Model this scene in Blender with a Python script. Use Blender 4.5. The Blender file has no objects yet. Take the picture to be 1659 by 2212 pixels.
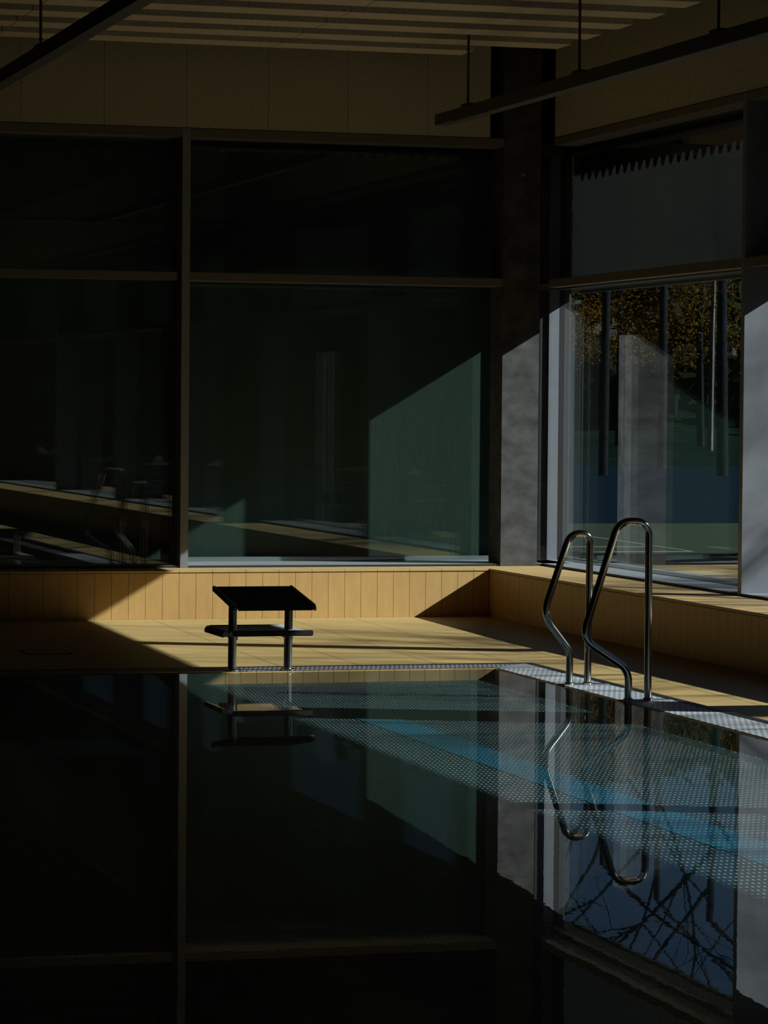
import bpy, bmesh, math, random
from mathutils import Vector, Matrix
random.seed(7)
scene = bpy.context.scene
COL = scene.collection
pi = math.pi

# ------------------------------------------------------------------ helpers
class MB:
    """collects shapes and links them as one mesh object"""
    def __init__(s): s.bm = bmesh.new()
    def box(s, x0, x1, y0, y1, z0, z1, bev=0.0):
        b = bmesh.new()
        bmesh.ops.create_cube(b, size=1.0)
        for v in b.verts:
            v.co = Vector(((x0+x1)/2 + v.co.x*(x1-x0), (y0+y1)/2 + v.co.y*(y1-y0), (z0+z1)/2 + v.co.z*(z1-z0)))
        if bev > 0:
            bmesh.ops.bevel(b, geom=b.edges[:], offset=bev, segments=2, affect='EDGES', clamp_overlap=True)
        s._join(b); return s
    def _join(s, b):
        me = bpy.data.meshes.new('tmp'); b.to_mesh(me); b.free()
        s.bm.from_mesh(me); bpy.data.meshes.remove(me)
    def poly(s, pts):
        vs = [s.bm.verts.new(p) for p in pts]; s.bm.faces.new(vs); return s
    def prism(s, pts, off):
        """closed solid: polygon pts extruded by the vector off"""
        b = bmesh.new(); off = Vector(off)
        a = [b.verts.new(p) for p in pts]; c = [b.verts.new(Vector(p)+off) for p in pts]
        n = len(pts)
        b.faces.new(a); b.faces.new(c[::-1])
        for i in range(n): b.faces.new((a[i], c[i], c[(i+1) % n], a[(i+1) % n]))
        bmesh.ops.recalc_face_normals(b, faces=b.faces[:])
        s._join(b); return s
    def tube(s, pts, rad, seg=12, cap=True):
        """swept round tube through pts; rad a number or one per point"""
        pts = [Vector(p) for p in pts]; n = len(pts)
        rr = rad if isinstance(rad, (list, tuple)) else [rad]*n
        tang = []
        for i in range(n):
            t = (pts[min(i+1, n-1)] - pts[max(i-1, 0)]); tang.append(t.normalized())
        up = Vector((0, 0, 1)) if abs(tang[0].z) < .9 else Vector((0, 1, 0))
        nrm = (up - tang[0]*up.dot(tang[0])).normalized()
        rings = []
        for i in range(n):
            nrm = (nrm - tang[i]*nrm.dot(tang[i])).normalized()
            bn = tang[i].cross(nrm)
            rings.append([s.bm.verts.new(pts[i] + (nrm*math.cos(2*pi*k/seg) + bn*math.sin(2*pi*k/seg))*rr[i]) for k in range(seg)])
        for i in range(n-1):
            for k in range(seg):
                s.bm.faces.new((rings[i][k], rings[i][(k+1) % seg], rings[i+1][(k+1) % seg], rings[i+1][k]))
        if cap:
            s.bm.faces.new(rings[0][::-1]); s.bm.faces.new(rings[-1])
        return s
    def build(s, name, mat, parent=None, smooth=False):
        me = bpy.data.meshes.new(name); s.bm.to_mesh(me); s.bm.free()
        me.materials.append(mat)
        o = bpy.data.objects.new(name, me); COL.objects.link(o)
        if smooth:
            for p in me.polygons: p.use_smooth = True
            try: me.set_sharp_from_angle(angle=math.radians(40))
            except Exception: pass
        if parent is not None:
            o.parent = parent
            o.matrix_parent_inverse = Matrix.Translation(-parent.location)
        return o

def tag(o, label=None, cat=None, group=None, kind=None):
    if label: o['label'] = label
    if cat: o['category'] = cat
    if group: o['group'] = group
    if kind: o['kind'] = kind
    return o
def empty(name, loc, **k):
    o = bpy.data.objects.new(name, None); o.location = loc; COL.objects.link(o)
    o.empty_display_size = .1
    return tag(o, **k)

def spline(pts, sub=8):
    """Catmull-Rom through the points"""
    P = [Vector(p) for p in pts]; P = [P[0]*2-P[1]] + P + [P[-1]*2-P[-2]]
    out = []
    for i in range(1, len(P)-2):
        for k in range(sub):
            t = k/sub
            a, b, c, d = P[i-1], P[i], P[i+1], P[i+2]
            out.append(.5*((2*b)+(c-a)*t+(2*a-5*b+4*c-d)*t*t+(3*b-a-3*c+d)*t**3))
    out.append(P[-2]); return out
def rounded(pts, radii, seg=7):
    """polyline with filleted corners"""
    P = [Vector(p) for p in pts]; out = [P[0]]
    for i in range(1, len(P)-1):
        a, b, c = P[i-1], P[i], P[i+1]; r = radii[i-1]
        u = (a-b).normalized(); v = (c-b).normalized()
        ang = u.angle(v); t = min(r/math.tan(ang/2), (a-b).length*.49, (c-b).length*.49)
        s, e = b+u*t, b+v*t
        for k in range(seg+1):
            q = k/seg; out.append(s*(1-q)**2 + b*2*q*(1-q) + e*q*q)
    out.append(P[-1]); return out

# ------------------------------------------------------------------ materials
def new_mat(name):
    m = bpy.data.materials.new(name); m.use_nodes = True
    nt = m.node_tree; nt.nodes.clear()
    out = nt.nodes.new('ShaderNodeOutputMaterial')
    return m, nt, out
def nd(nt, typ, **kw):
    n = nt.nodes.new(typ)
    for k, v in kw.items(): setattr(n, k, v)
    return n
def mth(nt, op, a, b=None, c=None):
    n = nt.nodes.new('ShaderNodeMath'); n.operation = op
    for i, v in enumerate((a, b, c)):
        if v is None: continue
        if hasattr(v, 'links') or isinstance(v, bpy.types.NodeSocket): nt.links.new(v, n.inputs[i])
        else: n.inputs[i].default_value = v
    return n.outputs[0]
def mixc(nt, fac, a, b):
    n = nt.nodes.new('ShaderNodeMix'); n.data_type = 'RGBA'
    for idx, v in ((0, fac), (6, a), (7, b)):
        if isinstance(v, bpy.types.NodeSocket): nt.links.new(v, n.inputs[idx])
        else: n.inputs[idx].default_value = (*v, 1) if isinstance(v, tuple) and len(v) == 3 else v
    return n.outputs[2]
def coords(nt):
    g = nt.nodes.new('ShaderNodeNewGeometry')
    s = nt.nodes.new('ShaderNodeSeparateXYZ'); nt.links.new(g.outputs['Position'], s.inputs[0])
    return g.outputs['Position'], s.outputs
def noise(nt, vec, scale, detail=3.0, rough=.5, sc3=None):
    if sc3:
        mp = nt.nodes.new('ShaderNodeMapping'); nt.links.new(vec, mp.inputs[0]); mp.inputs['Scale'].default_value = sc3; vec = mp.outputs[0]
    n = nt.nodes.new('ShaderNodeTexNoise'); nt.links.new(vec, n.inputs['Vector'])
    n.inputs['Scale'].default_value = scale; n.inputs['Detail'].default_value = detail; n.inputs['Roughness'].default_value = rough
    return n.outputs['Fac']
def ramp(nt, fac, lo, hi):
    n = nt.nodes.new('ShaderNodeMapRange'); nt.links.new(fac, n.inputs[0])
    n.inputs[1].default_value = lo; n.inputs[2].default_value = hi
    return n.outputs[0]
def line(nt, sock, period, offset, half):
    """1 on thin joints repeating along one axis"""
    t = mth(nt, 'SUBTRACT', sock, offset)
    t = mth(nt, 'DIVIDE', t, period)
    t = mth(nt, 'FRACT', t)
    t = mth(nt, 'SUBTRACT', t, .5); t = mth(nt, 'ABSOLUTE', t)
    return mth(nt, 'GREATER_THAN', t, .5 - half/period)
def plain(name, col, rough=.5, metal=0.0, spec=.5, nscale=None, namt=.25, bump=0.0, sc3=None):
    m, nt, out = new_mat(name)
    b = nd(nt, 'ShaderNodeBsdfPrincipled')
    b.inputs['Roughness'].default_value = rough; b.inputs['Metallic'].default_value = metal
    b.inputs['Specular IOR Level'].default_value = spec
    b.inputs['Base Color'].default_value = (*col, 1)
    if nscale:
        pos, _ = coords(nt)
        f = noise(nt, pos, nscale, 4, .6, sc3)
        c = mixc(nt, ramp(nt, f, .3, .7), tuple(v*(1-namt) for v in col), tuple(min(1, v*(1+namt)) for v in col))
        nt.links.new(c, b.inputs['Base Color'])
        if bump:
            bp = nd(nt, 'ShaderNodeBump'); bp.inputs['Strength'].default_value = 1; bp.inputs['Distance'].default_value = bump
            nt.links.new(f, bp.inputs['Height']); nt.links.new(bp.outputs[0], b.inputs['Normal'])
    nt.links.new(b.outputs[0], out.inputs[0])
    return m
def tile_mat(name, col, joints, rough=.45, namt=.07, streak=None, jd=.35):
    """glazed tile; joints = list of (axis, period, offset, half width)"""
    m, nt, out = new_mat(name)
    pos, s = coords(nt)
    b = nd(nt, 'ShaderNodeBsdfPrincipled'); b.inputs['Roughness'].default_value = rough
    b.inputs['Specular IOR Level'].default_value = .3
    f = noise(nt, pos, 6, 4, .6, streak or (1, 1, 1))
    c = mixc(nt, ramp(nt, f, .3, .7), tuple(v*(1-namt) for v in col), tuple(v*(1+namt) for v in col))
    j = None
    for ax, per, off, half in joints:
        l = line(nt, s['XYZ'.index(ax)], per, off, half)
        j = l if j is None else mth(nt, 'MAXIMUM', j, l)
    if j is not None:
        c = mixc(nt, j, c, tuple(v*jd for v in col))
        bp = nd(nt, 'ShaderNodeBump'); bp.invert = True
        bp.inputs['Strength'].default_value = .6; bp.inputs['Distance'].default_value = .002
        nt.links.new(j, bp.inputs['Height']); nt.links.new(bp.outputs[0], b.inputs['Normal'])
    nt.links.new(c, b.inputs['Base Color'])
    nt.links.new(b.outputs[0], out.inputs[0])
    return m
def schlick(nt, f0, gain=1.0):
    g = nt.nodes.new('ShaderNodeNewGeometry')
    d = nt.nodes.new('ShaderNodeVectorMath'); d.operation = 'DOT_PRODUCT'
    nt.links.new(g.outputs['Normal'], d.inputs[0]); nt.links.new(g.outputs['Incoming'], d.inputs[1])
    a = mth(nt, 'ABSOLUTE', d.outputs['Value'])
    a = mth(nt, 'SUBTRACT', 1.0, a); a = mth(nt, 'POWER', a, 5.0)
    return mth(nt, 'MULTIPLY_ADD', a, (1-f0)*gain, f0)
def thin_glass(name, tint, f0):
    m, nt, out = new_mat(name)
    t = nd(nt, 'ShaderNodeBsdfTransparent'); t.inputs[0].default_value = (*tint, 1)
    g = nd(nt, 'ShaderNodeBsdfAnisotropic') if False else nd(nt, 'ShaderNodeBsdfGlossy')
    g.inputs['Roughness'].default_value = 0.0; g.inputs[0].default_value = (1, 1, 1, 1)
    mx = nd(nt, 'ShaderNodeMixShader')
    f = schlick(nt, f0)      # two faces of one sheet of glass: 2F/(1+F)
    f = mth(nt, 'DIVIDE', mth(nt, 'MULTIPLY', f, 2.0), mth(nt, 'ADD', f, 1.0))
    nt.links.new(f, mx.inputs[0]); nt.links.new(t.outputs[0], mx.inputs[1]); nt.links.new(g.outputs[0], mx.inputs[2])
    nt.links.new(mx.outputs[0], out.inputs[0])
    return m

M = {}
TW = .1278   # wall tile pitch
YEL = (0.448, 0.2835, 0.1085)
M['wall_tile'] = tile_mat('yellow_wall_tile', YEL, [('X', TW, -3.702, .0022)], streak=(3, 3, .7))
M['side_tile'] = tile_mat('yellow_side_tile', YEL, [('Y', .1310, -.462, .0022)], streak=(3, 3, .7))
M['cap_tile'] = tile_mat('yellow_cap_tile', (0.434, 0.301, 0.133), [('X', TW*2, -3.702, .0025)])
M['side_cap_tile'] = tile_mat('yellow_side_cap_tile', (0.434, 0.301, 0.133), [('Y', .262, -.462, .0015)], jd=.8)
M['deck'] = tile_mat('yellow_deck_tile', (0.413, 0.294, 0.126), [('X', .5125, -.576, .0035)], namt=.09, streak=(.25, 3, 1), jd=.22)
M['side_deck'] = tile_mat('yellow_side_deck_tile', (0.413, 0.294, 0.126), [('X', 2.0, -.70, .0035)], namt=.09, streak=(1, .5, 1), jd=.22)
M['fibre'] = plain('wood_wool_panel', (.43, .40, .315), .95, 0, .1, 90, .35, .002)
M['board'] = plain('wood_wool_board', (.62, .55, .45), .95, 0, .1, 70, .25, .002)
M['ceil'] = plain('dark_soffit', (.05, .045, .035), .9, 0, .1)
M['frame'] = plain('bronze_frame', (.12, .11, .097), .42, .0, .5, 30, .08)
M['alu'] = plain('grey_aluminium', (0.189, 0.2065, 0.2415), .38, .25, .5, 12, .06)
M['sill'] = plain('pale_aluminium_sill', (0.336, 0.368, 0.4), .35, .4, .5, 14, .06)
M['black'] = plain('black_gasket_and_shade', (.008, .008, .009), .5)  # gasket black, also painted on pieces that stand for shade
M['column'] = plain('blackened_steel', (0.0665, 0.0679, 0.07), .7, 0, .08, 7, .42, sc3=(.8, .8, 1.1))
M['steel'] = plain('brushed_stainless', (.50, .49, .47), .13, 1.0, .5)
M['chrome'] = plain('polished_stainless', (.66, .66, .66), .17, 1.0, .5)
M['rubber'] = plain('black_rubber', (.006, .006, .006), .75, 0, .25, 300, .3, .0004)
M['plastic'] = plain('dark_plastic', (.09, .09, .09), .4)
M['step_top'] = plain('pale_step_plate', (.62, .63, .64), .25, 0)
M['rim'] = plain('grey_rim', (.36, .36, .35), .4)
M['housing'] = plain('dark_light_housing', (.075, .068, .058), .6, 0, .2)
M['diffuser'] = plain('pale_diffuser', (.075, .08, .08), .6, 0, .2)
M['dark_wall'] = plain('dark_room_wall', (.10, .085, .065), .9, 0, .2, 6, .2)
M['pool_wall'] = plain('pool_steel', (.13, .15, .15), .4, .6)
M['pool_tile'] = tile_mat('yellow_pool_tile', (0.576, 0.368, 0.16), [('X', .0965, -3.702, .002), ('Y', .0965, -.46, .002)], jd=.3)
M['glass'] = thin_glass('window_glass', (.93, .965, .95), .043)
M['glass_back'] = thin_glass('far_window_glass', (.93, .97, .955), .026)
def screen_mat(name, col, tr):
    m, nt, out = new_mat(name)
    d = nd(nt, 'ShaderNodeBsdfDiffuse'); pos, s = coords(nt)
    f = noise(nt, pos, 25, 3, .6, (6, 6, .4))
    nt.links.new(mixc(nt, ramp(nt, f, .25, .75), tuple(v*.8 for v in col), tuple(v*1.2 for v in col)), d.inputs[0])
    t = nd(nt, 'ShaderNodeBsdfTranslucent'); t.inputs[0].default_value = (*tr, 1)
    a = nd(nt, 'ShaderNodeAddShader')
    nt.links.new(d.outputs[0], a.inputs[0]); nt.links.new(t.outputs[0], a.inputs[1]); nt.links.new(a.outputs[0], out.inputs[0])
    return m
M['screen_back'] = screen_mat('dark_screen_fabric', (.064, .094, .082), (.075, .078, .074))
M['screen_right'] = screen_mat('grey_screen_fabric', (.07, .07, .065), (.075, .08, .077))

# perforated stainless grate: slots across the strip
def grate_mat(name, ax_long, c1, c2, pa, pc):
    m, nt, out = new_mat(name)
    pos, s = coords(nt)
    a = s['XYZ'.index(ax_long)]; c = s['XYZ'.index('Y' if ax_long == 'X' else 'X')]
    row = mth(nt, 'FLOOR', mth(nt, 'DIVIDE', c, pc))
    sh = mth(nt, 'MULTIPLY', mth(nt, 'MODULO', mth(nt, 'ABSOLUTE', row), 2.0), .5)
    u = mth(nt, 'ABSOLUTE', mth(nt, 'SUBTRACT', mth(nt, 'FRACT', mth(nt, 'ADD', mth(nt, 'DIVIDE', a, pa), sh)), .5))
    v = mth(nt, 'ABSOLUTE', mth(nt, 'SUBTRACT', mth(nt, 'FRACT', mth(nt, 'DIVIDE', c, pc)), .5))
    hole = mth(nt, 'MULTIPLY', mth(nt, 'LESS_THAN', u, .27), mth(nt, 'LESS_THAN', v, .30))
    b = nd(nt, 'ShaderNodeBsdfPrincipled'); b.inputs['Metallic'].default_value = .35; b.inputs['Roughness'].default_value = .5
    nt.links.new(mixc(nt, hole, c1, c2), b.inputs['Base Color'])
    nt.links.new(b.outputs[0], out.inputs[0])
    return m
M['grate_side'] = grate_mat('perforated_steel_side', 'Y', (.50, .545, .605), (.16, .18, .21), .085, .016)
M['grate_far'] = grate_mat('perforated_steel_far', 'X', (.24, .255, .30), (.006, .006, .008), .030, .050)

# pool floor: dark steel plates with rows of studs, their glint painted as flat white dots, and smooth weld strips
def pool_floor_mat(nm, c1, c2, stud_glint):
    m, nt, out = new_mat(nm)
    pos, s = coords(nt)
    X, Y = s[0], s[1]
    row = mth(nt, 'FLOOR', mth(nt, 'DIVIDE', Y, .078))
    sh = mth(nt, 'MULTIPLY', mth(nt, 'MODULO', mth(nt, 'ABSOLUTE', row), 2.0), .5)
    u = mth(nt, 'SUBTRACT', mth(nt, 'FRACT', mth(nt, 'ADD', mth(nt, 'DIVIDE', X, .0225), sh)), .5)
    v = mth(nt, 'SUBTRACT', mth(nt, 'FRACT', mth(nt, 'DIVIDE', Y, .078)), .5)
    du = mth(nt, 'POWER', mth(nt, 'DIVIDE', u, .10), 2.0)
    dv = mth(nt, 'POWER', mth(nt, 'DIVIDE', v, .16), 2.0)
    dome = mth(nt, 'MAXIMUM', mth(nt, 'SUBTRACT', 1.0, mth(nt, 'ADD', du, dv)), 0.0)
    seam = line(nt, X, 2.0, -5.6, .05)
    dome = mth(nt, 'MULTIPLY', dome, mth(nt, 'SUBTRACT', 1.0, seam))
    stud = mth(nt, 'GREATER_THAN', dome, .02)
    b = nd(nt, 'ShaderNodeBsdfPrincipled'); b.inputs['Roughness'].default_value = .5
    f = noise(nt, pos, 1.2, 3)
    base = mixc(nt, ramp(nt, f, .3, .7), c1, c2)
    nt.links.new(mixc(nt, stud, base, stud_glint), b.inputs['Base Color'])
    nt.links.new(b.outputs[0], out.inputs[0])
    return m
M['pool_floor'] = pool_floor_mat('studded_pool_floor', (.012, .036, .044), (.018, .046, .055), (.95, .97, .96))
M['blue_paint'] = pool_floor_mat('blue_lane_paint', (.005, .075, .130), (.008, .110, .185), (.45, .70, .80))
M['blue_paint_dark'] = plain('teal_lane_paint', (.10, .52, .58), .5, 0, .3, 20, .2)

# water: clear sheet, mirror-like at a shallow angle, faint ripples
def water_mat():
    m, nt, out = new_mat('pool_water')
    pos, s = coords(nt)
    n1 = noise(nt, pos, 1.0, 3, .55, (5.0, 2.2, 1))
    n2 = noise(nt, pos, 1.0, 2, .5, (16, 7, 1))
    h = mth(nt, 'ADD', n1, mth(nt, 'MULTIPLY', n2, .25))
    bp = nd(nt, 'ShaderNodeBump'); bp.inputs['Strength'].default_value = 1.0; bp.inputs['Distance'].default_value = RIPPLE
    nt.links.new(h, bp.inputs['Height'])
    t = nd(nt, 'ShaderNodeBsdfTransparent'); t.inputs[0].default_value = (.92, .975, .975, 1)
    g = nd(nt, 'ShaderNodeBsdfGlossy'); g.inputs['Roughness'].default_value = 0.0; g.inputs[0].default_value = (1, 1, 1, 1)
    nt.links.new(bp.outputs[0], g.inputs['Normal'])
    mx = nd(nt, 'ShaderNodeMixShader')
    nt.links.new(schlick(nt, .02), mx.inputs[0]); nt.links.new(t.outputs[0], mx.inputs[1]); nt.links.new(g.outputs[0], mx.inputs[2])
    nt.links.new(mx.outputs[0], out.inputs[0])
    return m
RIPPLE = .00012
M['water'] = water_mat()

# ------------------------------------------------------------------ key numbers (metres; corner of the tiled ledges at 0,0)
ZL = .381            # ledge top
YW, XW = .383, .564  # inner faces of the window framing
YG, XG = 1.0, .90    # glass
YS, XS = 1.15, 1.05  # sun screens outside the glass
ZS = 2.545           # bottom edge of the right-hand screens
Z1, Z2 = 3.70, 2.555
PX, PY = -1.117, -4.20   # deck edge
GX, GY = -1.409, -4.495  # water edge
XL, YN = -14.5, -26.5    # far extents of the hall
DZ = -.022               # deck falls slightly towards the gutter

# ------------------------------------------------------------------ deck (one floor, two planes folded on the mitre)
fl = MB()
zc = .016
A, B_, Cc, D_ = (XL, 0, zc), (0, 0, zc), (PX, PY, DZ), (XL, PY, DZ)
fl.poly([A, D_, Cc, B_])
fl.poly([(x, y, -.5) for x, y, z in (A, B_, Cc, D_)])
fl.poly([D_, (XL, PY, -.5), (PX, PY, -.5), Cc])
o = tag(fl.build('floor', M['deck']), 'yellow tiled pool deck in front of the far wall', kind='structure')
fs = MB()
fs.poly([(0, 0, zc), (PX, PY, DZ), (PX, YN, DZ), (0, YN, zc)])
fs.poly([(PX, PY, DZ), (PX, PY, -.5), (PX, YN, -.5), (PX, YN, DZ)])
tag(fs.build('floor_side', M['side_deck']), 'yellow tiled deck strip beside the right ledge', kind='structure')
tag(MB().poly([(-13.2, -21.6, .01), (-13.2, YN, .01), (PX, YN, .01), (PX, -21.6, .01)]).poly([(XL, PY, .01), (XL, YN, .01), (-13.2, YN, .01), (-13.2, PY, .01)]).build('floor_near', M['side_deck']), 'tiled deck round the near end of the pool', kind='structure')

# ------------------------------------------------------------------ tiled ledges under the windows
def ledge(name, label, x0, x1, y0, y1, front, cap, axis):
    root = empty(name, ((x0+x1)/2, (y0+y1)/2, 0), label=label, kind='structure')
    b = MB()
    if axis == 'X': b.box(x0, x1, y0+.004, y1, -.05, ZL-.022)
    else: b.box(x0+.004, x1, y0, y1, -.05, ZL-.022)
    b.build('ledge_face', front, root)
    MB().box(x0, x1, y0, y1, ZL-.018, ZL, .004).build('ledge_cap', cap, root)
    MB().box(x0+.01, x1-.01, y0+.01, y1-.01, ZL-.024, ZL-.016).build('ledge_joint', M['joint'], root)
    return root
M['joint'] = plain('ledge_joint_shadow', (.12, .08, .035), .9)
ledge('trim_1', 'yellow tiled ledge under the far windows', XL, 0.0, 0.0, YG+.1, M['wall_tile'], M['cap_tile'], 'X')
ledge('trim_2', 'yellow tiled ledge under the right windows', 0.0, XG+.1, YN, YG+.1, M['side_tile'], M['side_cap_tile'], 'Y')

# ------------------------------------------------------------------ walls and ceiling
M['fibre_back'] = plain('wood_wool_wall', (.43, .40, .315), .95, 0, .1, 90, .35, .002)
ub = empty('wall_back', (-6, YW, 3.7), label='upper far wall of brown fibre panels', kind='structure')
xj = [-2.935-.632*k for k in range(18, 0, -1)] + [-2.935, -2.305, -1.67, -1.044, -.408]
edges = [XL] + xj + [.10]
for a, b in zip(edges[:-1], edges[1:]):
    if b-a < .05: continue
    MB().box(a+.0015, b-.0015, YW+.006, YW+.05, Z1+.004, 4.6).build('fibre_panel', M['fibre'], ub)
MB().box(XL, .10, YW+.05, 1.3, Z1+.004, 4.6).build('wall_core', M['ceil'], ub)
ur = empty('wall_right', (XW, -10, 3.7), label='upper right wall of brown fibre panels', kind='structure')
ye = [.22, -2.6, -5.4, -8.2, -11, -13.8, -16.6, -19.4, -22.2, YN]
for a, b in zip(ye[:-1], ye[1:]):
    MB().box(XW+.006, XW+.05, b+.0015, a-.0015, Z1+.004, 4.6).build('fibre_panel', M['fibre'], ur)
MB().box(XW+.05, 1.3, YN, .22, Z1+.004, 4.6).build('wall_core', M['ceil'], ur)
cc = MB(); cc.box(.10, 1.3, YG-.02, 1.3, Z1-.07, 4.6); cc.box(XG-.0, 1.3, .22, YG-.02, Z1-.07, 4.6)  # painted black so the void behind the column stays dark
tag(cc.build('wall_corner', M['black']), 'black panels standing for the dark void behind the column', kind='structure')
tag(MB().box(XL-.2, XL, YN-.2, 1.3, -.5, 4.75).build('wall_left', M['dark_wall']), 'far left hall wall', kind='structure')
tag(MB().box(XL, 1.3, YN-.2, YN, -.5, 4.75).build('wall_front', M['dark_wall']), 'hall wall behind the viewer', kind='structure')
tag(MB().box(XL-.2, 1.45, YN-.2, 1.35, 4.6, 4.8).build('ceiling', M['ceil']), 'dark ceiling above the acoustic baffles', kind='structure')

# ------------------------------------------------------------------ ceiling baffles
ORD = ['first', 'second', 'third', 'fourth', 'fifth', 'sixth', 'seventh', 'eighth']
for k in range(7):
    yn = -.19 - .6485*k
    xr = -.22 if k == 0 else .33
    root = empty('ceiling_baffle', (-3, yn+.16, 4.3),
                 label='%s long brown acoustic ceiling baffle counting from the far wall' % ORD[k], cat='ceiling baffle', group='acoustic baffles under the ceiling')
    xs = [xr, -1.72] + [-1.72-2.08*i for i in range(1, 7)]
    for b, a in zip(xs[:-1], xs[1:]):
        MB().box(a+.0025, b-.0025, yn, yn+.32, 4.30, 4.47, .002).build('board', M['board'], root)
    MB().box(xs[-1]+.3, xr-.3, yn+.14, yn+.18, 4.46, 4.6).build('hanger', M['black'], root)

# ------------------------------------------------------------------ pendant light beams
def pendant(x0, y_far, y_near, rods, label, joints):
    w = .10
    root = empty('pendant_light', (x0+w/2, (y_far+y_near)/2, 3.707), label=label, cat='pendant light')
    MB().box(x0, x0+w, y_near, y_far, 3.711, 3.79, .002).build('housing', M['housing'], root)
    MB().box(x0+.004, x0+w-.004, y_near+.01, y_far-.45, 3.703, 3.713).build('diffuser', M['diffuser'], root)
    for y in joints:
        MB().box(x0-.0008, x0+w+.0008, y-.004, y+.004, 3.7025, 3.7905).build('joint_band', M['black'], root)
    for y in rods:
        MB().tube([(x0+w/2, y, 3.80), (x0+w/2, y, 4.6)], .009, 10).build('suspension_rod', M['housing'], root, True)
        MB().box(x0+.02, x0+w-.02, y-.07, y+.07, 3.788, 3.815, .003).build('rod_bracket', M['black'], root)
    return root
pendant(-.59, -.40, -12.4, [-1.06, -3.47, -5.88, -8.29], 'long dark pendant light beam hung in front of the corner column', [-4.9])
pendant(-4.18, -.40, -12.4, [-1.3, -3.71, -8.53], 'long dark pendant light beam crossing the upper left of the hall', [-5.17, -2.77])

# ------------------------------------------------------------------ corner column and a second column nearer
def column(x0, x1, y0, y1, label, cap=False):
    root = empty('column', ((x0+x1)/2, (y0+y1)/2, ZL), label=label, kind='structure')
    MB().box(x0, x1, y0, y1, ZL, 4.6, .003).build('shaft', M['column'], root)
    if cap:
        MB().tube([(.369, y0-.004, 3.422), (.369, y0+.01, 3.422)], .016, 16).build('round_plug', M['alu'], root, True)
    return root
column(.211, .515, .383, .68, 'dark steel column in the corner between the windows', True)
column(.211, .515, -8.02, -7.52, 'dark steel column on the right ledge further forward')

# ------------------------------------------------------------------ windows
def scallop(axis, fixed, a, b, ztop, zlow, zhigh, period, phase, mat, parent, pointed=False):  # toothed strip stands for the corrugated eave and its shadow on the screens
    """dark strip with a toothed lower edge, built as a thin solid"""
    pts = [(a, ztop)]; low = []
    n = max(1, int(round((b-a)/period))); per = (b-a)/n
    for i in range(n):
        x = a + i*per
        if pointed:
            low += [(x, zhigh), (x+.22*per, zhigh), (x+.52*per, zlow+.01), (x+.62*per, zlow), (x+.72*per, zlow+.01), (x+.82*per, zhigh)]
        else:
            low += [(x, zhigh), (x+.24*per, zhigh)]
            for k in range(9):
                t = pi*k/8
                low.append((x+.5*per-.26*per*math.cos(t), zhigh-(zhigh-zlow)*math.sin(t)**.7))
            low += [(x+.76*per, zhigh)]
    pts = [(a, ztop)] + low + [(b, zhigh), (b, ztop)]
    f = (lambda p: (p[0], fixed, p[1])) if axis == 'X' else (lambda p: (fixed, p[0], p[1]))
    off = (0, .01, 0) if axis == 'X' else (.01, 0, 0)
    return MB().prism([f(p) for p in pts], off).build('eave_and_shadow_teeth', mat, parent)
def pane(axis, fixed, a, b, z0, z1, name, parent, spread=(-.09, -.02, .05)):
    m = MB()
    for q in ([fixed+d for d in spread] if axis == 'X' else (fixed, fixed+.028)):
        if axis == 'X': m.poly([(a, q, z0), (b, q, z0), (b, q, z1), (a, q, z1)])
        else: m.poly([(q, a, z0), (q, b, z0), (q, b, z1), (q, a, z1)])
    return m.build(name, M['glass_back'] if axis == 'X' else M['glass'], parent)

def back_window(name, label, x0, x1, rec, yg=YG):
    """x0..x1 clear opening, mullion at x0's left handled separately"""
    root = empty(name, ((x0+x1)/2, yg, ZL), label=label, kind='structure')
    MB().box(x0, min(x1, .212), YW+.004, YW+.25, Z1-.066, Z1, .002).build('head_rail', M['frame'], root)
    MB().box(x0, x1, YW+.25, yg+.06, Z1-.012, Z1).build('head_recess_shade', M['black'], root)  # black plate stands for shade in the recess behind the head rail
    MB().box(x0, min(x1, .212)-(.03 if rec else 0), YW+max(rec, .004), min(YW+.25, yg-.10), Z2, Z2+.062, .002).build('mid_rail', M['frame'], root)
    MB().box(x0, min(x1, .212), min(YW+.25, yg-.10), yg+.06, Z2+.04, Z2+.062).build('rail_cover', M['frame'], root)
    MB().box(x0, x1, YW+.02, yg+.06, ZL, ZL+.018, .001).build('sill', M['sill'], root)
    MB().box(x0, x1, YW+.012, YW+.02, ZL, ZL+.016).build('sill_edge', M['black'], root)
    pane('X', yg, x0, x1, ZL+.018, Z2+.04, 'lower_pane', root)
    pane('X', yg, x0, x1, Z2+.062, Z1-.012, 'upper_pane', root)
    MB().box(x0, x1, yg+.04, yg+.075, ZL+.018, ZL+.05).build('bottom_bead', M['sill'], root)
    MB().box(x0, x0+.03, yg-.01, yg+.06, ZL+.018, Z1-.066).build('side_bead', M['black'], root)
    MB().box(x1-.03, x1, yg-.01, yg+.06, ZL+.018, Z1-.066).build('side_bead', M['black'], root)
    sc = MB().box(x0-.05, 1.045 if x1 > 0 else x1+.05, YS, YS+.006, .2, Z1+.2).build('sun_screen', M['screen_back'], root)
    MB().box(x0-.05, x1+.05, YS-.006, YS, 3.03, 3.045).build('screen_seam', M['black'], root)
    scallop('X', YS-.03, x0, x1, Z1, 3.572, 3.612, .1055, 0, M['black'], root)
    return root
XM = -2.335
back_window('window_1', 'tall left far window with a dark mid rail and screen behind', -6.4, XM, .035, .62)
back_window('window_2', 'tall far window beside the corner column with sunlit screen behind', XM+.062, .80, 0)
back_window('window_3', 'tall far window beyond the left edge', -10.4, -6.462, .035, .62)
back_window('window_4', 'tall far window at the left end of the hall', XL, -10.462, .035, .62)
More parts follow.
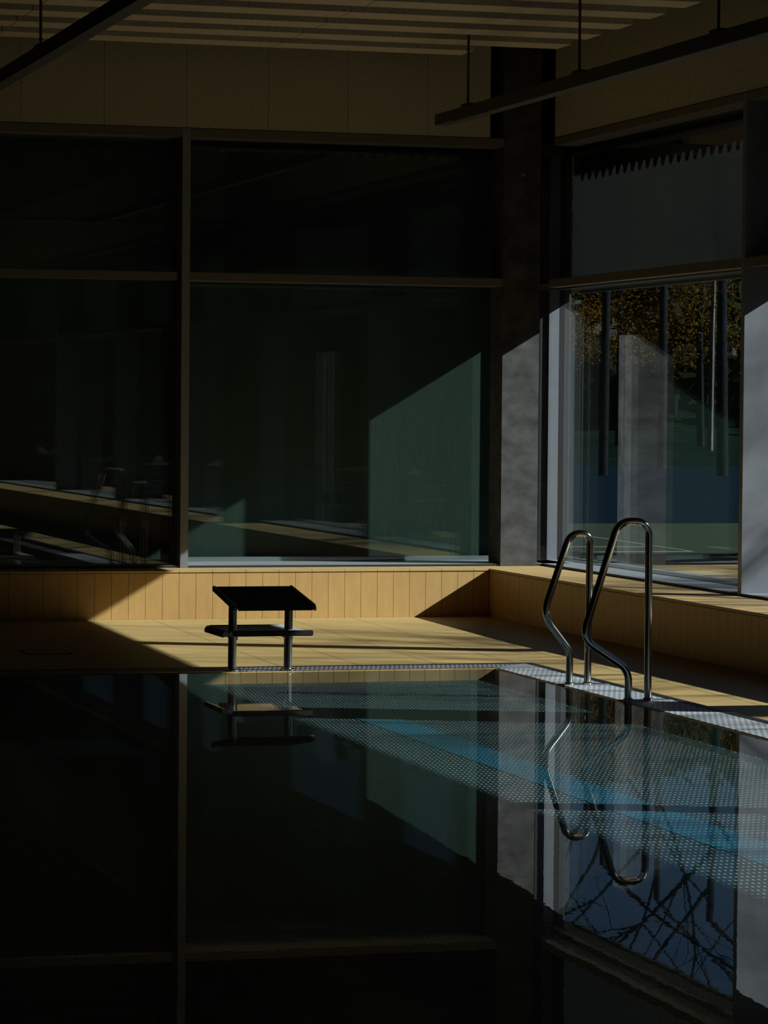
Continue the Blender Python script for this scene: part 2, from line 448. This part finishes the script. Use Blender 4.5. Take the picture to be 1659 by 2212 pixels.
for i, x in enumerate((XM, -6.462, -10.462)):
    tag(MB().box(x, x+.062, YW, YG+.07, ZL, Z1, .002).build('window_mullion', M['alu'], None),
        ['slim grey post between the two far windows', 'slim grey post further along the far windows', 'slim grey post near the left end of the far windows'][i], kind='structure')

def right_window(name, label, y0, y1, far=False):
    """y0 < y1, post on the near side (y0)"""
    root = empty(name, (XG, (y0+y1)/2, ZL), label=label, kind='structure')
    yt = .22 if far else y1
    MB().box(XW, XW+.20, y0, yt, Z1-.056, Z1, .002).build('head_rail', M['frame'], root)
    MB().box(XW+.20, XG+.06, y0, y1, Z1-.012, Z1).build('head_recess_shade', M['black'], root)  # painted black as the shadowed recess behind the head rail
    MB().box(XW, XW+.085, y0, .32 if far else y1, Z2-.004, Z2+.058, .002).build('mid_rail', M['frame'], root)
    MB().box(XW+.085, XG+.06, y0, y1 if not far else .92, Z2+.036, Z2+.058).build('rail_cover', M['black'], root)  # black colour stands for the shadowed recess behind the mid rail
    MB().box(XG-.05, XG-.004, y0, y1 if not far else .92, Z2+.004, Z2+.036).build('glazing_bar', M['frame'], root)
    if far:
        MB().box(.66, XG+.02, .93, YG+.02, Z1-.066, Z1).build('corner_rail', M['frame'], root)
        MB().box(.66, XG+.02, .92, YG+.02, Z2, Z2+.05).build('corner_rail', M['frame'], root)
        MB().box(.79, .875, .95, YG+.02, ZL, Z1).build('corner_post', M['alu'], root)
        MB().box(.72, .79, .97, YG+.02, ZL, Z1).build('corner_gasket', M['black'], root)
        MB().box(.875, XG+.06, .955, YG+.02, ZL, Z1).build('corner_gasket', M['black'], root)
    MB().box(XW+.006, XG+.06, y0, y1, ZL, ZL+.018, .001).build('sill', M['sill'], root)
    MB().box(XW, XW+.006, y0, y1, ZL, ZL+.017).build('sill_edge', M['black'], root)  # unlit front face of the sill, its shade painted black
    pane('Y', XG, y0, y1, ZL+.018, Z2+.036, 'lower_pane', root)
    pane('Y', XG, y0, y1, Z2+.058, Z1-.012, 'upper_pane', root)
    MB().box(XG-.01, XG+.05, y0, y0+.03, ZL+.018, Z1-.052).build('side_bead', M['black'], root)
    MB().box(XG+.03, XG+.065, y0, y1, ZL+.018, ZL+.045).build('bottom_bead', M['sill'], root)
    MB().box(XS, XS+.006, y0-.06, YS if far else y1, ZS, Z1+.2).build('sun_screen', M['screen_right'], root)
    MB().box(XS-.012, XS+.018, y0-.06, y1, ZS-.012, ZS+.012).build('screen_bar', M['frame'], root)
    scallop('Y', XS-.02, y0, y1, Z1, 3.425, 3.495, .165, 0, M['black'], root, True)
    return root
ys = [(-3.59, .95), (-7.85, -3.65), (-12.1, -7.91), (-16.4, -12.16), (-20.7, -16.46), (YN, -20.76)]
labs = ['right window beside the corner column looking onto the trees', 'second right window past the first post', 'third right window beyond the frame edge',
        'fourth right window beyond the frame edge', 'fifth right window beside the viewer', 'last right window behind the viewer']
for i, (a, b) in enumerate(ys):
    right_window('window_%d' % (i+5), labs[i], a, b, i == 0)
for i, (a, b) in enumerate(ys[:-1]):
    p = MB().box(XW, XG+.06, a-.06, a, ZL, Z1, .002).build('window_post', M['alu'])
    tag(p, ['pale sunlit post at the right edge of the right window', 'pale post behind the forward column', 'pale post between right windows further forward',
            'pale post between right windows near the viewer', 'pale post between right windows beside the viewer'][i], kind='structure')

# ------------------------------------------------------------------ pool
FZ = -.07
tag(MB().box(-13.2, GX, -21.6, GY, -.60, FZ).build('pool_floor', M['pool_floor']), 'studded steel pool floor just under the water', kind='structure')
pw = MB()
pw.box(GX, PX-.006, -21.6, PY-.006, -.6, -.02); pw.box(-13.2, GX, GY, PY-.006, -.6, -.02); pw.box(-13.3, -13.2, -21.6, GY, -.6, .0); pw.box(-13.2, GX, -21.7, -21.6, -.6, 0)
pool_wall = tag(pw.build('pool_wall', M['pool_wall']), 'steel gutter channel round the pool', kind='structure')
pt = MB(); pt.box(GX-.008, GX-.001, -21.6, GY, -.6, -.002); pt.build('pool_wall_tiling', M['pool_tile'], pool_wall)
pt = MB(); pt.box(-13.2, GX-.008, GY-.008, GY-.001, -.6, .003); pt.build('pool_wall_tiling', M['pool_tile'], pool_wall)
tag(MB().box(-2.925, -2.685, -21.4, -6.66, FZ, FZ+.002).build('lane_line', M['blue_paint']), 'long blue lane line painted along the pool floor', 'lane marking')
tag(MB().box(-9.5, -4.38, -8.27, -7.55, FZ, FZ+.002).build('lane_cross_mark', M['blue_paint_dark']), 'wide blue cross mark on the pool floor at the left', 'lane marking')
w = MB()
w.poly([(-13.2, -21.6, 0), (GX, -21.6, 0), (GX, GY, 0), (-13.2, GY, 0)])
tag(w.build('pool_water', M['water']), 'still dark pool water mirroring the windows', 'water', kind='stuff')
# gutter rim and grates
r = MB()
r.box(PX-.004, PX+.055, YN+4.8, PY+.045, -.06, .006, .002); r.box(-13.2, PX-.004, PY-.004, PY+.045, -.06, .006, .002)
r.build('gutter_rim', M['black'], pool_wall)
def grate(x0, x1, y0, y1, mat, label, group=None):
    root = empty('gutter_grate', ((x0+x1)/2, (y0+y1)/2, 0), label=label, cat='gutter grate')
    MB().box(x0, x1, y0, y1, -.012, .004, .001).build('perforated_plate', mat, root)
    for a, b in ((y0, y0+.006), (y1-.006, y1)):
        MB().box(x0, x1, a, b, -.014, .0052).build('edge_bar', M['steel'], root)
    return root
sy = [GY-.02, -5.70, -6.72, -8.36, -9.6, -10.9, -12.2]
sl = ['perforated steel gutter grate between the pool corner and the smaller grab rail', 'perforated steel gutter grate between the two grab rails',
      'perforated steel gutter grate just in front of the taller grab rail', 'perforated steel gutter grate at the right edge of the picture']
for i in range(4):
    y1 = sy[i] - (.03 if i in (1, 2) else .004); y0 = sy[i+1] + (.03 if i in (0, 1) else .004)
    grate(GX+.004, PX-.008, y0, y1, M['grate_side'], sl[i])
cp = MB().prism([(GX, GY, -.012), (PX-.008, PY-.008, -.012), (PX-.008, GY-.016, -.012), (GX, GY-.016, -.012)], (0, 0, .017))
tag(cp.build('corner_plate', M['sill']), 'smooth pale steel corner plate of the pool gutter', 'plate')
fx = [GX-.004, -3.40, -5.4, -7.4]
for i in range(2):
    grate(fx[i+1]+.003, fx[i]-.003, GY+.004, PY-.008, M['grate_far'], ['perforated steel gutter grate along the far pool edge under the starting block', 'perforated steel gutter grate along the far pool edge left of the starting block'][i])
# far corner of the far grate beside the plate
cg = MB().prism([(GX-.004, GY+.004, -.012), (PX-.02, PY-.012, -.012), (GX-.004, PY-.012, -.012)], (0, 0, .016))
tag(cg.build('mitred_grate', M['grate_far']), 'mitred end piece of the far gutter grate at the pool corner', 'gutter grate')
# floor hatch
hb = empty('floor_hatch', (-3.885, -2.64, 0), label='small square access hatch let into the deck at the left', cat='hatch')
def deckz(y): return zc + (DZ-zc)*(y/PY)
hz = deckz(-2.64)
MB().box(-4.02, -3.755, -2.81, -2.48, hz-.01, hz+.0030).build('hatch_lid', M['deck'], hb)
hf = MB(); hf.box(-4.032, -4.02, -2.82, -2.47, hz-.01, hz+.004); hf.box(-3.755, -3.743, -2.82, -2.47, hz-.01, hz+.004); hf.box(-4.032, -3.743, -2.48, -2.468, hz-.01, hz+.004); hf.box(-4.032, -3.743, -2.822, -2.81, hz-.01, hz+.004)
hf.build('hatch_frame', M['joint'], hb)

# ------------------------------------------------------------------ grab rails
def grab_rail(label, pts, radii, y, rad):
    root = empty('grab_rail', ((pts[0][0]+pts[-1][0])/2, y, 0), label=label, cat='pool ladder rail')
    path = rounded([(x, y, z) for x, z in pts], radii, 10)
    MB().tube(path, rad, 24).build('tube', M['steel'], root, True)
    for x in (pts[0][0], pts[-1][0]):
        MB().tube([(x, y, .003), (x, y, .016), (x, y, .021)], [rad*1.35, rad*1.35, rad*1.1], 24).build('base_collar', M['steel'], root, True)
    MB().box(GX+.004, PX-.008, y-.028, y+.028, -.012, .0075, .001).build('base_plate', M['sill'], root)
    return root
grab_rail('shorter stainless grab rail nearer the corner column', [(-1.257, .0), (-1.249, .885), (-1.372, .885), (-1.533, .412), (-1.368, .205), (-1.368, .0)],
          [.085, .085, .16, .11], -5.75, .0205)
grab_rail('taller stainless grab rail at the front right', [(-1.270, .0), (-1.273, .993), (-1.450, .993), (-1.655, .350), (-1.384, .175), (-1.384, .0)],
          [.10, .10, .11, .12], -6.77, .0205)

# ------------------------------------------------------------------ starting block
sb = empty('starting_block', (-2.88, -4.4, 0), label='black topped starting block on two steel legs at the far pool edge', cat='starting block')
# sloping top board, front low
tb = MB().prism([(-3.085, -4.62, .388), (-3.085, -4.06, .468), (-3.085, -4.06, .4945), (-3.085, -4.62, .4135)], (.472, 0, 0))
tb.build('top_board', M['rubber'], sb)
for x0, x1 in ((-3.104, -3.084), (-2.614, -2.594)):
    pr = MB().prism([(x0, -4.64, .378), (x0, -4.64, .395), (x0, -4.615, .4185), (x0, -4.05, .499), (x0, -4.04, .49), (x0, -4.045, .465), (x0, -4.61, .378)], (x1-x0, 0, 0))
    ob = pr.build('side_rim', M['rim'], sb)
    bv = ob.modifiers.new('bevel', 'BEVEL'); bv.width = .006; bv.segments = 3; bv.limit_method = 'ANGLE'
MB().box(-3.085, -2.613, -4.645, -4.618, .380, .411, .008).build('front_rim', M['rubber'], sb)
for x, dx in ((-3.070, .010), (-2.722, .012)):
    MB().tube([(x, -4.445, .0055), (x+dx*.5, -4.43, .2), (x+dx, -4.415, .425)], .0255, 24).build('leg', M['chrome'], sb, True)
    MB().tube([(x, -4.445, .0055), (x, -4.445, .013), (x, -4.445, .019)], [.046, .046, .030], 24).build('base_flange', M['chrome'], sb, True)
    MB().tube([(x+.052, -4.455, .0055), (x+.052, -4.455, .013)], .007, 10).build('bolt', M['chrome'], sb, True)
st = MB().box(-3.118, -2.625, -4.585, -4.04, .236, .250, .003).build('step_plate', M['step_top'], sb)
MB().box(-3.100, -2.606, -4.615, -4.585, .224, .2575, .005).build('step_front_bar', M['rubber'], sb)
rim = MB(); rim.prism([(-3.15, -4.04, .214), (-3.15, -4.04, .236), (-3.135, -4.04, .2525), (-3.118, -4.04, .2525), (-3.118, -4.04, .222)], (0, -.50, 0))
rim.box(-3.12, -2.625, -4.045, -4.03, .232, .256, .003)
rim.build('step_rim', M['rim'], sb)
for x in (-3.05, -2.705):
    MB().prism([(x-.02, -4.42, .236), (x-.02, -4.07, .236), (x-.02, -4.12, .216), (x-.02, -4.42, .190)], (.04, 0, 0)).build('step_bracket', M['plastic'], sb)

# ------------------------------------------------------------------ outside: court, bank, trees
M['paving'] = plain('pale_paving', (0.175, 0.1645, 0.119), .95, 0, 0, 3, .12)
M['asphalt'] = plain('added_dark_asphalt', (.030, .031, .032), .95, 0, .2, 30, .2)  # dark ground added to keep light bounced into the hall low
M['green_court'] = plain('green_court', (0.028, 0.0406, 0.0294), .95, 0, 0, 4, .12)
M['blue_court'] = plain('blue_court', (0.0042, 0.0098, 0.0182), .95, 0, 0, 2, .15)
M['bank'] = plain('dark_grass_bank', (0.0035, 0.0084, 0.007), 1, 0, .0, 3, .5)
M['white_line'] = plain('white_court_paint', (.21, .224, .21), .9)
M['soil'] = plain('outside_ground', (.05, .055, .045), 1, 0, .1, 1, .2)
def ground(name, x0, x1, y0, y1, z, mat, label):
    return tag(MB().box(x0, x1, y0, y1, z-.3, z).build(name, mat), label, kind='structure')
ground('ground', -60, 160, -120, 200, -.31, M['soil'], 'plain ground round the building')
ground('ground_added_asphalt', 1.45, 60, -60, 1.2, -.006, M['asphalt'], 'dark asphalt added beside the building to cut bounced light')
ground('ground_paving', 1.45, 60, 1.2, 9.6, -.005, M['paving'], 'pale paving outside the right window')
ground('ground_green', 1.45, 60, 9.6, 19.4, -.004, M['green_court'], 'green sports court outside the right window')
ground('ground_blue', 1.45, 80, 19.4, 64, -.003, M['blue_court'], 'blue sports court beyond the green one')
bk = MB()
bk.prism([(0, 64, -.3), (0, 64, .01), (0, 74, .6), (0, 88, 2.6), (0, 120, 3.4), (0, 120, -.3)], (90, 0, 0))
tag(bk.build('ground_bank', M['bank']), 'dark grass bank under the trees', kind='structure')
def court_line(p, q, wdt, label):
    p, q = Vector(p), Vector(q); n = Vector((-(q-p).y, (q-p).x, 0)).normalized()*wdt/2
    z = .0
    tag(MB().prism([(p+n).to_tuple()[:2]+(-.004,), (q+n).to_tuple()[:2]+(-.004,), (q-n).to_tuple()[:2]+(-.004,), (p-n).to_tuple()[:2]+(-.004,)], (0, 0, .004)).build('court_line', M['white_line']), label, 'court line')
court_line((6.2, 15.4, 0), (5.93, 10.9, 0), .035, 'slanting white line on the green court')
court_line((4.9, 12.1, 0), (5.87, 12.0, 0), .06, 'upper of two white cross lines on the green court')
court_line((4.4, 10.8, 0), (5.93, 10.78, 0), .06, 'lower of two white cross lines on the green court')

M['bark'] = plain('grey_bark', (.010, .012, .015), .95, 0, 0, 8, .4)
M['birch'] = plain('pale_birch_bark', (.09, .09, .085), .9, 0, .1, 8, .4, sc3=(1, 1, .3))
def leaf_mat(name, a, b):
    m, nt, out = new_mat(name)
    oi = nd(nt, 'ShaderNodeNewGeometry')
    c = mixc(nt, oi.outputs['Random Per Island'], a, b)
    d = nd(nt, 'ShaderNodeBsdfDiffuse'); t = nd(nt, 'ShaderNodeBsdfTranslucent')
    nt.links.new(c, d.inputs[0]); nt.links.new(c, t.inputs[0])
    mx = nd(nt, 'ShaderNodeMixShader'); mx.inputs[0].default_value = .3
    nt.links.new(d.outputs[0], mx.inputs[1]); nt.links.new(t.outputs[0], mx.inputs[2]); nt.links.new(mx.outputs[0], out.inputs[0])
    return m
M['gold'] = leaf_mat('golden_leaves', (.007, .005, .002), (.115, .066, .010))
M['rust'] = leaf_mat('rust_leaves', (.02, .012, .006), (.16, .085, .03))
def branches(m, p, d, L, r, depth, rnd, kids):
    n = 5; pts = [p]; q = p.copy(); dd = d.copy(); rs = [r]
    for i in range(n):
        dd = (dd + Vector((rnd.uniform(-1, 1), rnd.uniform(-1, 1), rnd.uniform(-.5, .7)))*.16).normalized()
        q = q + dd*L/n; pts.append(q.copy()); rs.append(r*(1-.55*(i+1)/n))
    m.tube(pts, rs, 6 if depth > 1 else 4, False)
    if depth == 0: return
    for k in range(kids):
        i = rnd.randint(2, n)
        ax = Vector((rnd.uniform(-1, 1), rnd.uniform(-1, 1), rnd.uniform(-.3, .8))).normalized()
        nd_ = (dd*.75 + ax*.85).normalized()
        branches(m, pts[i], nd_, L*rnd.uniform(.5, .75), rs[i]*.7, depth-1, rnd, kids)
def bare_tree(loc, h, r, seed, label, mat='bark', lean=(0, 0), depth=3, kids=3, arms=5, rb=.5, fork=.5):
    rnd = random.Random(seed)
    root = empty('bare_tree', loc, label=label, cat='tree')
    L = Vector(loc); t = MB(); top = L+Vector((lean[0], lean[1], h*fork))
    t.tube([L+Vector((0, 0, -.2)), L+Vector((lean[0]*.4, lean[1]*.4, h*.25)), top], [r*1.2, r, r*.75], 10)
    t.build('trunk', M[mat], root, True)
    b = MB()
    for k in range(arms):
        a = 2*pi*k/arms + rnd.uniform(-.4, .4)
        branches(b, top-Vector((lean[0]*.1*k, lean[1]*.1*k, h*.04*k)), Vector((math.cos(a)*.8, math.sin(a)*.8, .8)).normalized(), h*.28, r*rb, depth, rnd, kids)
    b.build('branches', M[mat], root)
    return root
def leaf_cloud(m, pts, n, rnd, k0, k1, zmin):
    for i in range(n):
        c, s = rnd.choice(pts)
        p = c + Vector((rnd.gauss(0, s), rnd.gauss(0, s), rnd.gauss(0, s*.6)))
        if p.z < zmin: continue
        a = Vector((rnd.uniform(-1, 1), rnd.uniform(-1, 1), rnd.uniform(-1, 1))).normalized(); b = a.orthogonal().normalized()
        k = rnd.uniform(k0, k1); b *= k; a = a*k*1.4
        m.poly([p-a, p+b, p+a, p-b])
def leafy_tree(loc, h, cr, n, seed, label, leaf='gold', trunk='bark', r=.12, zlow=.15, k0=.016, k1=.045, name='leafy_tree'):
    rnd = random.Random(seed)
    root = empty(name, loc, label=label, cat='tree')
    L = Vector(loc)
    MB().tube([L+Vector((0, 0, -.3)), L+Vector((rnd.uniform(-.1, .1), 0, h*.4)), L+Vector((rnd.uniform(-.3, .3), 0, h*.9))], [r*1.15, r, r*.4], 8).build('trunk', M[trunk], root, True)
    m = MB()
    cl = [(L + Vector((rnd.gauss(0, cr*.5), rnd.gauss(0, cr*.5), h*rnd.uniform(zlow, 1.0))), rnd.uniform(.2, .6)) for _ in range(60)]
    leaf_cloud(m, cl, n, rnd, k0, k1, L.z+.3)
    m.build('foliage', M[leaf], root)
    return root
M['dark_leaf'] = leaf_mat('dark_evergreen_leaves', (.003, .004, .003), (.018, .020, .010))
bare_tree((19.3, 50.6, .1), 19, .10, 3, 'bare dark trunk tree left of the middle beyond the court', lean=(.1, 0))
bare_tree((24.45, 60, .1), 24, .11, 11, 'bare dark trunk tree in the middle beyond the court', arms=4)
bare_tree((22.45, 50.6, .1), 22, .12, 21, 'bare dark trunk tree near the right end of the view', lean=(-.2, 0), arms=4)
leafy_tree((29.9, 70, .1), 10, .9, 900, 5, 'slim pale birch with thin yellow leaves', 'gold', 'birch', .09, zlow=.5)
for i, (x, y, h, c, lf, lb) in enumerate([
        (21.2, 66, 9.5, 1.2, 'rust', 'thin rust leaved tree at the left of the window view'),
        (25.2, 70, 9.5, 1.6, 'gold', 'golden leaved tree left of the middle in the window view'),
        (27.6, 72, 10, 2.0, 'gold', 'golden leaved tree in the middle of the window view'),
        (30.4, 72, 9.6, 2.0, 'gold', 'golden leaved tree at the right of the window view')]):
    leafy_tree((x, y, .1), h, c, 9500, 40+i, lb, lf, zlow=.32)
for i, (x, y, h) in enumerate([(23.5, 80, 10), (28, 82, 10.5), (32.5, 80, 10), (36.5, 82, 11)]):
    leafy_tree((x, y, .1), h, 4.2, 11000, 90+i, ['leftmost', 'second', 'third', 'rightmost'][i]+' dark evergreen tree closing the view behind the golden trees', 'dark_leaf', 'bark', .2, .02, .14, .34, name='evergreen_tree')
# dark hedge added out of view to keep the window reflections dark
hg = empty('hedge', (15, -28, 0), label='long dark evergreen hedge added to darken the window reflections', cat='hedge')
rnd = random.Random(77); hm = MB()
leaf_cloud(hm, [(Vector((15+rnd.uniform(-.8, .8), rnd.uniform(-62, 6), rnd.uniform(.2, 6.6))), .4) for _ in range(2000)], 22000, rnd, .12, .28, .05)
leaf_cloud(hm, [(Vector((15+rnd.uniform(-1, 1), rnd.uniform(-200, -60), rnd.uniform(.3, 6.5))), .5) for _ in range(1500)], 9000, rnd, .3, .6, .05)
hm.build('foliage', M['dark_leaf'], hg)
for k in range(9):
    MB().tube([(15, -60+8*k, -.2), (15.1, -60+8*k, 3.6)], [.07, .04], 6).build('stem', M['bark'], hg)
# bare trees on the sunny side, their twigs streak the deck with soft shade
bare_tree((12.3, -10.4, 0), 13.5, .19, 5, 'bare tree on the paving beyond the forward right windows', depth=4, kids=4, arms=7, rb=.42, fork=.42)
bare_tree((12.8, -17.5, 0), 13, .19, 9, 'second bare tree on the paving further forward', depth=4, kids=3, arms=6, rb=.42, fork=.42)

# ------------------------------------------------------------------ light
sd = Vector((-1, .41, -1/1.65)).normalized()
sun = bpy.data.lights.new('sun', 'SUN'); sun.energy = 11.0; sun.angle = math.radians(.53); sun.color = (1.0, .985, .955)
so = bpy.data.objects.new('sun', sun); COL.objects.link(so)
so.rotation_euler = sd.to_track_quat('-Z', 'Y').to_euler(); so.location = (20, -8, 14)
wd = bpy.data.worlds.new('sky'); scene.world = wd; wd.use_nodes = True
nt = wd.node_tree; nt.nodes.clear()
sk = nt.nodes.new('ShaderNodeTexSky'); sk.sky_type = 'NISHITA'; sk.sun_disc = False
sk.sun_elevation = math.asin(-sd.z); sk.sun_rotation = math.atan2(-sd.x, -sd.y)
sk.air_density = 1.0; sk.dust_density = .3; sk.ozone_density = 2.0
bg = nt.nodes.new('ShaderNodeBackground'); bg.inputs[1].default_value = .022
wo = nt.nodes.new('ShaderNodeOutputWorld')
tn = nt.nodes.new('ShaderNodeMix'); tn.data_type = 'RGBA'; tn.blend_type = 'MULTIPLY'; tn.inputs[0].default_value = 1.0
tn.inputs[7].default_value = (.72, .92, 1.25, 1)
nt.links.new(sk.outputs[0], tn.inputs[6]); nt.links.new(tn.outputs[2], bg.inputs[0]); nt.links.new(bg.outputs[0], wo.inputs[0])

# ------------------------------------------------------------------ camera
cam = bpy.data.cameras.new('camera'); co = bpy.data.objects.new('camera', cam); COL.objects.link(co)
rr = Vector((0.961087202724906, -0.2761126523689687, 0.008555229990387204))
dd = Vector((-0.0007471347023887097, -0.03356770429477034, -0.9994361665549808))
ww = Vector((0.2762441502514612, 0.960538917707217, -0.032467784366911084))
mtx = Matrix.Identity(4)
for i in range(3):
    mtx[i][0] = rr[i]; mtx[i][1] = -dd[i]; mtx[i][2] = -ww[i]
mtx.translation = Vector((-7.512738759, -23.192330376, 1.6))
co.matrix_world = mtx
cam.sensor_fit = 'VERTICAL'; cam.sensor_height = 36; cam.sensor_width = 27
cam.lens = 6884.52/2212*36
cam.clip_end = 500
scene.camera = co

scene.view_settings.view_transform = 'Standard'; scene.view_settings.look = 'None'
scene.view_settings.gamma = 1; scene.view_settings.exposure = 0; scene.view_settings.use_curve_mapping = False
cy = scene.cycles
cy.use_denoising = True
cy.max_bounces = 10; cy.diffuse_bounces = 4; cy.glossy_bounces = 6; cy.transmission_bounces = 6; cy.transparent_max_bounces = 24
cy.sample_clamp_indirect = 3.0; cy.caustics_reflective = False; cy.caustics_refractive = False
